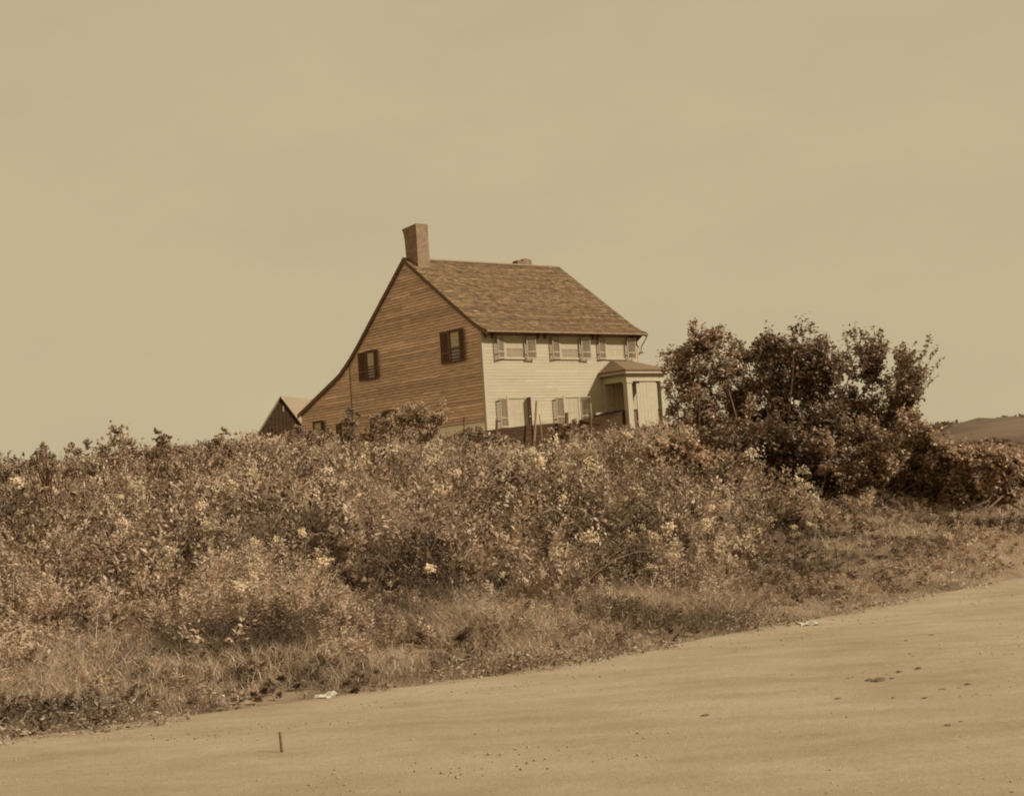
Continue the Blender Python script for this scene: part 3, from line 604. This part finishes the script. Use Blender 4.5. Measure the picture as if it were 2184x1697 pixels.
thick = [
 ('small_tree', 1535, 30.5, .7, [(1490, 730, 38), (1480, 700, 16), (1538, 735, 34), (1435, 780, 32), (1420, 770, 16), (1470, 810, 50), (1545, 800, 50), (1445, 860, 44), (1500, 880, 55), (1565, 870, 52), (1530, 940, 46), (1475, 925, 34), (1590, 920, 40)], 16000, .06, .27, 'loose leafy tree with paler sunlit leaves, nearest the porch'),  # sunlight on the left of the thicket put into paler leaf tone
 ('small_tree', 1610, 31.5, .7, [(1595, 770, 38), (1645, 755, 38), (1640, 695, 11), (1637, 715, 13), (1640, 735, 16), (1600, 840, 54), (1665, 820, 54), (1630, 905, 60), (1580, 880, 40), (1690, 905, 50)], 17000, .06, .185, 'dark tree with a thin sprig sticking up above its crown'),
 ('small_tree', 1705, 31.0, .6, [(1712, 722, 32), (1695, 752, 42), (1752, 752, 32), (1720, 810, 58), (1775, 820, 50), (1690, 880, 58), (1760, 900, 60), (1725, 960, 50)], 19000, .06, .15, 'tallest and darkest dense rounded tree in the middle of the thicket'),
 ('small_tree', 1800, 31.8, .6, [(1822, 725, 26), (1862, 728, 22), (1885, 748, 18), (1818, 775, 38), (1862, 790, 34), (1830, 850, 50), (1800, 910, 55), (1870, 900, 48), (1840, 960, 50)], 15000, .062, .18, 'dark tree with a broad flat-topped crown right of the tallest one'),
 ('small_tree', 1890, 31.2, .6, [(1925, 768, 24), (1945, 748, 16), (1938, 800, 32), (1905, 825, 32), (1965, 805, 20), (1925, 855, 34), (1978, 735, 10), (1995, 748, 7), (2000, 775, 8), (2003, 797, 7), (1955, 850, 22), (1900, 900, 44), (1945, 890, 22)], 9500, .06, .2, 'sparse tree at the right end of the thicket with wispy outer twigs'),
 ('shrub', 1620, 30.0, 1.3, [(1560, 970, 50), (1620, 990, 60), (1690, 990, 60), (1600, 1035, 42), (1680, 1040, 48), (1750, 1025, 50), (1640, 940, 50), (1530, 1010, 34)], 17000, .06, .13, 'very dark low bush in the shade under the thicket'),  # shade under the trees is painted in as a very dark leaf tone
 ('shrub', 1830, 29.6, 1.3, [(1800, 970, 56), (1860, 950, 54), (1830, 1025, 52), (1900, 1005, 52), (1770, 1040, 40), (1900, 1055, 38), (1760, 980, 40)], 18000, .062, .26, 'broad bush at the lower right of the thicket with sunlit leaf tips'),
 ('shrub', 1960, 29.2, 1.2, [(1935, 925, 40), (1985, 955, 42), (1950, 1010, 54), (2015, 1000, 44), (1980, 1055, 46), (2040, 1050, 40)], 14000, .065, .3, 'sloping bush right of the trees, stepping down toward the field'),
 ('shrub', 2090, 28.5, 1.2, [(2055, 990, 36), (2105, 985, 36), (2150, 995, 38), (2080, 1040, 45), (2140, 1050, 45), (2190, 1020, 40)], 12000, .068, .34, 'lighter bush at the far right in front of the distant hill'),
 ('shrub', 1480, 27.5, .8, [(1435, 955, 26), (1470, 975, 34), (1510, 1000, 34), (1545, 1030, 24), (1430, 990, 30), (1540, 985, 20), (1400, 965, 24)], 9000, .07, .46, 'pale sunlit bush drooping to the right at the left foot of the thicket'),  # sunlit look comes from a brighter leaf tone
]
for nm, bx, Yc, br, L, n, sz, tn, lb in thick:
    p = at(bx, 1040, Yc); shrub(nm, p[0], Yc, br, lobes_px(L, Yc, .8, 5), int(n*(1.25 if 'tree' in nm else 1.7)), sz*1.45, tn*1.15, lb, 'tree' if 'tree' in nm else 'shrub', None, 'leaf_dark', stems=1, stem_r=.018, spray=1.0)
sky_sh = [
 (240, 24, [(245, 925, 20), (264, 945, 26), (226, 955, 24), (285, 955, 14), (250, 985, 30), (212, 938, 12), (268, 908, 12), (236, 905, 9), (200, 965, 14)], 1500, .055, .3, 'wispy see-through shrub, tallest on the skyline at the left'),
 (335, 26, [(340, 938, 20), (354, 958, 24), (325, 968, 24), (345, 1000, 34), (334, 918, 11), (362, 930, 9)], 2200, .055, .26, 'leafy shrub on the skyline just right of the gap beside the wispy shrub'),
 (395, 27, [(392, 962, 16), (405, 985, 24), (385, 1000, 26)], 1200, .05, .2, 'low rounded shrub on the skyline, third from the left'),
 (475, 29, [(480, 922, 12), (470, 943, 18), (492, 955, 18), (452, 960, 18), (475, 985, 26)], 1800, .055, .26, 'small pointed shrub on the skyline left of the shed'),
 (90, 22, [(88, 950, 16), (95, 975, 24), (75, 985, 22), (110, 1000, 24)], 1200, .05, .23, 'shrub on the skyline near the left end of the bank'),
 (165, 23, [(158, 960, 18), (182, 950, 14), (175, 985, 26), (150, 1005, 24), (195, 1000, 24)], 1500, .05, .22, 'broad low shrub on the skyline left of the wispy shrub'),
 (20, 22, [(20, 985, 22), (-15, 975, 26), (35, 1010, 26), (0, 1010, 30)], 1500, .05, .22, 'leftmost shrub on the skyline'),
 (875, 50, [(870, 872, 15), (905, 878, 17), (942, 868, 12), (850, 895, 20), (890, 900, 24), (925, 905, 22), (955, 890, 11), (870, 930, 26), (915, 935, 24)], 5000, .10, .27, 'leafy bush growing up in front of the lower gable window'),
 (745, 54, [(745, 878, 12), (738, 895, 14), (752, 905, 15), (765, 885, 7), (745, 925, 20)], 1500, .09, .17, 'narrow upright bush in front of the corner board of the lean-to'),
 (810, 48, [(800, 900, 18), (830, 905, 16), (815, 930, 24), (785, 930, 20)], 2600, .09, .3, 'light low bush between the narrow bush and the gable window bush'),
 (665, 56, [(640, 915, 14), (665, 935, 20), (620, 935, 18), (700, 930, 18), (690, 945, 16)], 2000, .09, .22, 'low bush below the window at the end of the lean-to'),
 (1020, 52, [(1000, 930, 16), (1030, 940, 22), (1065, 950, 20), (985, 950, 22), (1095, 962, 12), (1050, 965, 22)], 5000, .10, .17, 'dark leafy bush below the front left corner of the house'),
 (1210, 50, [(1180, 925, 14), (1210, 915, 14), (1240, 918, 14), (1200, 940, 22), (1240, 945, 22), (1165, 950, 16), (1280, 935, 16), (1225, 900, 8)], 5200, .10, .3, 'sunlit bush hiding the wall below the second lower window'),
 (1320, 46, [(1300, 945, 18), (1335, 940, 16), (1370, 945, 18), (1320, 965, 24), (1360, 970, 24), (1400, 950, 16)], 5000, .095, .3, 'sunlit bush in front of the porch base'),
]
for bx, Yc, L, n, sz, tn, lb in sky_sh:
    p = at(bx, 1000, Yc); shrub('shrub', p[0], Yc, .4, lobes_px(L, Yc, .4, 3), int(n*(3. if bx < 600 else 3.6)), sz*.72, tn*1.6, lb, 'shrub', None, 'leaf', stems=5, stem_r=.018)

# bank undergrowth (weeds, brambles), grass and seed heads
def sample(n, ulo=-.5, uhi=.5, t0=.0, t1=60, power=1.):
    u = rng.uniform(ulo, uhi, n); t = t0+(t1-t0)*rng.uniform(0, 1, n)**power; y = edge_y(u)+t; return u*y, y, t, u
def keep_house(x, y):
    c, s_ = math.cos(YAW), math.sin(YAW); dx, dy = x-HO.x, y-HO.y; s = dx*c+dy*s_; d = -dx*s_+dy*c; return ~((s > -.6) & (d > -4.8))
GV, GF, GT, GM = [], [], [], []; off = 0
def add(V, F, T, mi):
    global off
    if mi < 2: T = T*(.45+1.1*fbm(V[:, 0]*5+V[:, 2]*3.1, V[:, 1]*5-V[:, 2]*4.3, 305, 2)**1.0)*(.42+1.35*np.clip(fbm(V[:, 0]*.75+5, V[:, 1]*.75, 301)*2.3-.62, 0, 1))*(.7+.6*fbm(V[:, 0]*2.6, V[:, 1]*2.6, 303))  # clump variation; shade of the hollows is put into leaf tone too
    T = np.minimum(T, .85 if mi == 2 else .55)
    GV.append(V); GF.append(F+off); GT.append(T); GM.append(np.full(len(F), mi)); off += len(V)
def field(x, y, u, t):
    right = np.clip((u-.13)/.07, 0, 1)*np.clip((32-y)/2, 0, 1)      # short grass right of centre, in front of the thicket
    gap = (u > -.012)*(u < .03)*(y > 34)*1.                       # lower growth in front of the terrace wall
    far = np.clip((y-26)/20, 0, 1); return right, gap, far
def plants(n, t0, t1, power, k_, size, hgt, stalk=True):
    """tall feathery weeds: a leaning stem with narrow leaves set along it"""
    x, y, t, u = sample(n, t0=t0, t1=t1, power=power); right, gap, far = field(x, y, u, t)
    d = fbm(x*.5, y*.5, 21); leafy = np.clip((t-1.2+d*5-2.5)/4, 0, 1)*(1-.1*right)
    k = (rng.uniform(0, 1, n) < (.12+.88*leafy)*np.clip((d-.27)*3, .05, 1)) & keep_house(x, y); x, y, t, u, d, right, gap, far = [q[k] for q in (x, y, t, u, d, right, gap, far)]
    z = ground_z(x, y); m = len(x); hn = np.clip(fbm(x*.7, y*.7, 33)*2.2-.65, 0, 1)
    H = hgt*(.25+1.1*hn)*np.clip(.35+t/6, 0, 1)*(1-.72*right)*(1-.45*gap)*(1-.45*far*(u > .16))*(1-.25*far)*rng.uniform(.65, 1.25, m)
    pt = .31*(.1+1.75*fbm(x*.45, y*.45, 41))*(.4+1.25*fbm(x*1.7, y*1.7, 43))*rng.uniform(.7, 1.35, m)
    b = rng.uniform(0, 6.28, m); ln = np.stack([np.cos(b), np.sin(b)], 1)*(H*rng.uniform(.05, .5, m))[:, None]
    q = np.repeat(np.arange(m), k_); nn = len(q); hh = rng.uniform(.12, 1, nn)**.75; a = rng.uniform(0, 6.28, nn)
    L = size*rng.uniform(.7, 1.3, nn)*(1.25-.6*hh)*(rng.uniform(.7, 1.4, m)[q]); rad = np.stack([np.cos(a), np.sin(a), .25+.9*hh], 1); rad /= np.linalg.norm(rad, axis=1, keepdims=True)
    spread = H[q]*.10
    C = np.stack([x[q]+ln[q, 0]*hh**2, y[q]+ln[q, 1]*hh**2, z[q]+hh*H[q]], 1)+rad*(L*.5+spread*rng.uniform(0, 1, nn)**1.3)[:, None]
    fc = rand_unit(m)*.8+np.array([.2, -.3, .9]); V, F = leaf_geo(C, L, .34, dirs=rad, face=fc[q]); add(V, F, np.repeat(pt[q]*rng.lognormal(0, .12, nn)*(.8+.35*hh), 4), 0)
    if stalk:
        V, F = blade_geo(np.stack([x, y, z-.03], 1), H, np.full(m, size*.12), H*.2); add(V, F, np.repeat(pt*.8, 6), 1)
plants(15000, .15, 9, .8, 46, .045, .5)
plants(15000, 6, 24, .85, 42, .058, .72)
plants(14000, 20, 62, .9, 30, .12, 1.0)
def mounds(n, t0, t1, leafs, size, r0, tone):
    x, y, t, u = sample(n, t0=t0, t1=t1, power=.8); right, gap, far = field(x, y, u, t)
    d = fbm(x*.42, y*.42, 121)
    k = (rng.uniform(0, 1, n) < np.clip((d-.36)*3.6, 0, 1)*np.clip((t-1.5)/6, .04, 1)*(1-.95*right)*(1-gap*.8)*(1-.6*(u > .17))) & keep_house(x, y); x, y, d, u, far = [q[k] for q in (x, y, d, u, far)]; m = len(x); z = ground_z(x, y)
    r = r0*rng.uniform(.5, 1.25, m)*(1+y/60); H = r*rng.uniform(.9, 1.6, m)*(1-.35*far)*(1-.4*far*(u > .16)); mt = tone*rng.lognormal(0, .6, m); q = np.repeat(np.arange(m), leafs); nn = len(q)
    v = rand_unit(nn); v[:, 2] = np.abs(v[:, 2]); kk = rng.integers(0, 11, nn)+q*11                                # sprays inside each bush
    sv = rand_unit(m*11); sv[:, 2] = np.abs(sv[:, 2])*.9+.1; vv = sv[kk]+v*.22; rad = rng.uniform(.3, 1.12, nn)**.6
    C = np.stack([x[q]+vv[:, 0]*r[q]*rad, y[q]+vv[:, 1]*r[q]*rad, z[q]+.05+vv[:, 2]*H[q]*rad], 1)
    fc = rand_unit(m*11)*.7+sv*.7+np.array([0, 0, .3]); V, F = leaf_geo(C, size*(1+y[q]/50)*rng.uniform(.6, 1.4, nn), .5, dirs=sv[kk]*.8+v, face=fc[kk]); sp = rng.lognormal(0, .42, m*11)
    add(V, F, np.repeat(mt[q]*sp[kk]*rng.lognormal(0, .1, nn), 4), 0)
mounds(1100, 1, 9, 300, .042, .28, .25)
mounds(2100, 6, 24, 330, .05, .44, .26)
mounds(800, 5, 24, 330, .055, .5, .42)
mounds(3000, 20, 60, 190, .07, .4, .27)
# long arching bramble canes
x, y, t, u = sample(450, t0=3, t1=30, power=.8); k = keep_house(x, y) & (u < .17); x, y = x[k], y[k]; m = len(x); z = ground_z(x, y); a = rng.uniform(0, 6.28, m); Lc = rng.uniform(.6, 1.5, m); Hc = rng.uniform(.5, 1.15, m); w_c = (.0015+.0002*y)
prev = None; K = 7; VV = []
for i in range(K):
    f_ = i/(K-1); px_ = x+np.cos(a)*Lc*f_; py_ = y+np.sin(a)*Lc*f_; pz_ = z+Hc*np.sin(f_*2.2)*1.1; ww = w_c*(1-.7*f_)
    VV.append(np.stack([np.stack([px_, py_, pz_-ww], 1), np.stack([px_, py_, pz_+ww], 1)], 1))
VV = np.stack(VV, 1).reshape(m, -1, 3); FF = []
for i in range(K-1): bb = np.arange(m)*2*K+2*i; FF.append(np.stack([bb, bb+1, bb+3, bb+2], 1))
add(VV.reshape(-1, 3), np.concatenate(FF), np.full(m*2*K, .36), 1)
# dense pale seed heads and flower clusters standing above the weeds
x, y, t, u = sample(1500, ulo=-.42, uhi=.2, t0=3, t1=30, power=.85); d = fbm(x*.5, y*.5, 177); k = (d > .47) & keep_house(x, y); x, y, u = x[k], y[k], u[k]; m = len(x); z = ground_z(x, y)
H = rng.uniform(.35, .95, m)*(.45+.8*np.clip(fbm(x*.7, y*.7, 33)*2.2-.65, 0, 1))+.08; K = 90; q = np.repeat(np.arange(m), K); nn = len(q); rr = (rng.uniform(.3, 1, m)**2.5*.10+.02)*(.6+y/50)
ax = rand_unit(m)*np.array([1, 1, .6]); g1 = rng.normal(size=(nn, 1))*.9
C = np.stack([x[q], y[q], z[q]+H[q]], 1)+ax[q]*g1*rr[q][:, None]*.8+rng.normal(size=(nn, 3))*rr[q][:, None]*.42
fc = np.array([.65, -.6, .5])+rand_unit(m)*.3; V, F = leaf_geo(C, rr[q]*rng.uniform(.3, .7, nn), .7, face=fc[q]); add(V, F, np.repeat(.72*rng.uniform(.85, 1.15, nn)*rng.uniform(.5, 1.15, m)[q], 4), 2)
V, F = blade_geo(np.stack([x, y, z-.03], 1), H, np.full(m, .012), H*.05); add(V, F, np.repeat(np.full(m, .25), 6), 1)
# pale flower heads in patches
x, y, t, u = sample(5200, t0=2.5, t1=38, power=.8); d = fbm(x*.6, y*.6, 77)*.6+fbm(x*1.9, y*1.9, 78)*.4; k = (d > .58) & keep_house(x, y) & (u < .22); x, y = x[k], y[k]; z = ground_z(x, y); m = len(x)
H = rng.uniform(.6, 1.15, m)*(.3+.9*fbm(x*.8, y*.8, 33)); q = np.repeat(np.arange(m), 60); nn = len(q); s_ = (y/26)[q]*rng.uniform(.5, 1.5, m)[q]
C = np.stack([x[q]+rng.normal(size=nn)*.08*s_, y[q]+rng.normal(size=nn)*.08*s_, z[q]+H[q]+.05+rng.normal(size=nn)*.05*s_], 1)
V, F = leaf_geo(C, .026*(y/26)[q]*rng.uniform(.6, 1.4, nn), .5); add(V, F, np.repeat(.5*rng.uniform(.85, 1.15, nn)*rng.uniform(.6, 1.15, m)[q], 4), 2)
V, F = blade_geo(np.stack([x, y, z-.03], 1), H, np.full(m, .012), H*.1); add(V, F, np.repeat(np.full(m, .25), 6), 1)
quick_mesh('undergrowth', np.concatenate(GV), np.concatenate(GF), np.concatenate(GT), [M['leaf'], M['straw'], M['flower']], np.concatenate(GM),
    label='tangled leafy weeds and brambles with pale flower heads covering the roadside bank', cat='undergrowth', kind='stuff')
GV, GF, GT, GM = [], [], [], []; off = 0
def grass(n, t0, t1, power, h, wd, uflt=None, tone=.36):
    x, y, t, u = sample(n, t0=t0, t1=t1, power=power); d = fbm(x*.9, y*.9, 51)
    k = (rng.uniform(0, 1, n) < np.clip(.25+(d-.3)*2.6, .06, 1)) & keep_house(x, y)
    if uflt: k &= uflt(u, y)
    x, y, t, d = x[k], y[k], t[k], d[k]; m = len(x); ck = rng.integers(0, m, m); z = ground_z(x, y)
    H = h*(.3+.9*d)*np.clip(.25+t/2.2, 0, 1)*(1-.55*(x/y > .15))*rng.uniform(.5, 1.4, m)
    V, F = blade_geo(np.stack([x, y, z-.02], 1), H, wd*rng.uniform(.6, 1.4, m), H*rng.uniform(.2, 1.4, m))
    T = tone*(.45+1.3*fbm(x*.6, y*.6, 61))*rng.lognormal(0, .3, m); add(V, F, np.repeat(T, 6), 0)
grass(230000, -.2, 7, .7, .22, .0075, None, .42)
grass(80000, 5, 22, .9, .45, .014, None, .34)
grass(110000, .3, 14, .8, .15, .011, lambda u, y: u > .12, .36)
grass(30000, 20, 62, .9, .42, .03)
x, y, t, u = sample(16000, t0=-.35, t1=1.1, power=1.); d = fbm(x*1.6, y*1.6, 91); k = d > .56; x, y = x[k], y[k]; m = len(x)   # low broad leaves at the road margin
C = np.stack([x, y, ground_z(x, y)+.05+rng.uniform(.0, .12, m)], 1); V, F = leaf_geo(C, rng.uniform(.025, .06, m), .4); add(V, F, np.repeat(.3*rng.lognormal(0, .4, m), 4), 0)
quick_mesh('grass', np.concatenate(GV), np.concatenate(GF), np.concatenate(GT), [M['straw']], np.concatenate(GM), label='dry grass along the road edge and up the bank', cat='grass', kind='stuff')

# ------------------------------------------------------------------ litter and clods
def ground_hit(px, py, z=0.03):
    d = FW+RT*(px-1092)/F_PX-UP*(py-848.5)/F_PX; return EYE+d*(z-EYE[2])/d[2]
def paper(px, py, w1, w2, label):
    p = ground_hit(px, py, .06); mb = MB(); n = 5
    for j in range(n):
        for i in range(n): mb.v.append(((i/4-.5)*w1+random.uniform(-.01, .01), (j/4-.5)*w2, .02+.03*random.random()+.012*math.sin(i*1.7+j))); mb.tone.append(1)
    for j in range(n-1):
        for i in range(n-1): a = j*n+i; mb.f.append((a, a+1, a+n+1, a+n))
    o = mb.build('paper_scrap', M['paper'], label=label, cat='litter'); o.location = (p[0], p[1], 0.02); s = o.modifiers.new('thick', 'SOLIDIFY'); s.thickness = .004
paper(1724, 1327, .2, .3, 'larger white paper scrap at the road edge toward the right')
paper(696, 1480, .17, .22, 'small white paper scrap at the road edge toward the left')
clods = [(1340, 1185), (1290, 1182), (1415, 1172), (1455, 1130), (1425, 1288), (1700, 1243), (1800, 1232), (1860, 1208), (1605, 1285), (1825, 1075), (1500, 955), (1535, 1040), (1740, 1452), (1860, 1576), (1645, 920), (1150, 1268), (1105, 1290), (1370, 1285), (1715, 1245), (1520, 1428), (330, 1385), (1815, 1430), (1910, 1135), (670, 1240), (1570, 1110)]
mbs = None
import bmesh
base_me = []
for k in range(3):
    bm = bmesh.new(); bmesh.ops.create_icosphere(bm, subdivisions=2, radius=.5)
    for v in bm.verts: v.co *= 1+.45*(random.random()-.5); v.co.z *= .45
    me = bpy.data.meshes.new('dirt_clod'); bm.to_mesh(me); bm.free(); me.materials.append(M['clod']); base_me.append(me)
for i, (a, b_) in enumerate(clods):
    px, py = (1900+a*1102/2184)/1.3745, (1400+b_*850/1685)/1.3745
    p = ground_hit(px, py, .03); o = bpy.data.objects.new('dirt_clod', base_me[i % 3]); col.objects.link(o); o.location = (p[0], p[1], .035)
    s = random.uniform(.5, 1.3)*(1.6 if i in (0, 4, 5) else 1); o.scale = (.08*s, .05*s, .06*s); o.rotation_euler = (0, 0, random.uniform(.3, 1.1))
    tag(o, 'small clod of dark earth lying loose on the dirt road', 'clod', 'clods scattered on the dirt road')

# loose gravel on the road and brush on the far hill
n = 9000; u = rng.uniform(-.5, .5, n); off_ = rng.uniform(0, 1, n)**1.2*9; yy = edge_y(u); xx = u*yy; px_ = xx+np.interp(u, eu, nxn)*off_; py_ = yy+np.interp(u, eu, nyn)*off_
k = (fbm(px_*.9, py_*.9, 15) > .38) & (py_ > 4); px_, py_ = px_[k], py_[k]; n = len(px_); r = .004+.009*rng.uniform(0, 1, n)**3
octa = np.array([(1, 0, 0), (0, 1, 0), (-1, 0, 0), (0, -1, 0), (0, 0, .7), (0, 0, -.7)]); of = np.array([(0, 1, 4), (1, 2, 4), (2, 3, 4), (3, 0, 4), (1, 0, 5), (2, 1, 5), (3, 2, 5), (0, 3, 5)])
V = np.stack([px_, py_, np.full(n, .038)], 1)[:, None, :]+octa[None]*r[:, None, None]*rng.uniform(.6, 1.4, (n, 6, 1)); F = (np.arange(n)*6)[:, None, None]+of[None]
quick_mesh('gravel', V.reshape(-1, 3), F.reshape(-1, 3), np.repeat(.34*rng.uniform(.7, 1.3, n), 6), [M['gravel']], label='fine loose gravel strewn over the dirt road', cat='gravel', kind='stuff')
hl = bpy.data.objects['distant_hill']; hv = np.array([v.co[:] for v in hl.data.vertices]); tri = np.array([p.vertices[:] for p in hl.data.polygons])
n = 16000; f_ = rng.integers(0, len(tri), n); a = rng.uniform(0, 1, (n, 1)); b = rng.uniform(0, 1, (n, 1)); q = hv[tri[f_]]
P = (q[:, 0]*(1-a)+q[:, 1]*a)*(1-b)+(q[:, 3]*(1-a)+q[:, 2]*a)*b; k = (fbm(P[:, 0]*.03, P[:, 1]*.03, 6) > .42); P = P[k]; n = len(P)
qq = np.repeat(np.arange(n), 6); C = P[qq]+rng.normal(size=(len(qq), 3))*np.array([.9, .9, .35])+np.array([0, 0, .3]); V, F = leaf_geo(C, rng.uniform(.8, 2., len(C)), .7)
quick_mesh('distant_brush', V, F, np.repeat(.16*rng.uniform(.5, 1.4, len(C)), 4), [M['leaf']], label='low brush scattered over the distant hill at the right', cat='brush', kind='stuff')

M['rust'] = noisy('rusty iron', (.15, .085, .048), (.24, .145, .085), 30)
p = ground_hit(602, 1612, .02); q = at(597, 1560, p[1]); st = empty('iron_stake', (p[0], p[1], 0), label='thin rusty iron stake standing in the dirt road at the lower left', cat='stake')
mb = MB(); mb.tube([(0, 0, -.1), (0, 0, .04), (q[0]-p[0], q[1]-p[1], q[2])], [.011, .010, .009], 8); mb.build('shaft', M['rust'], st)
mb = MB(); mb.box(-.004, .035, -.008, .008, .012, .026); mb.build('foot_lug', M['rust'], st)
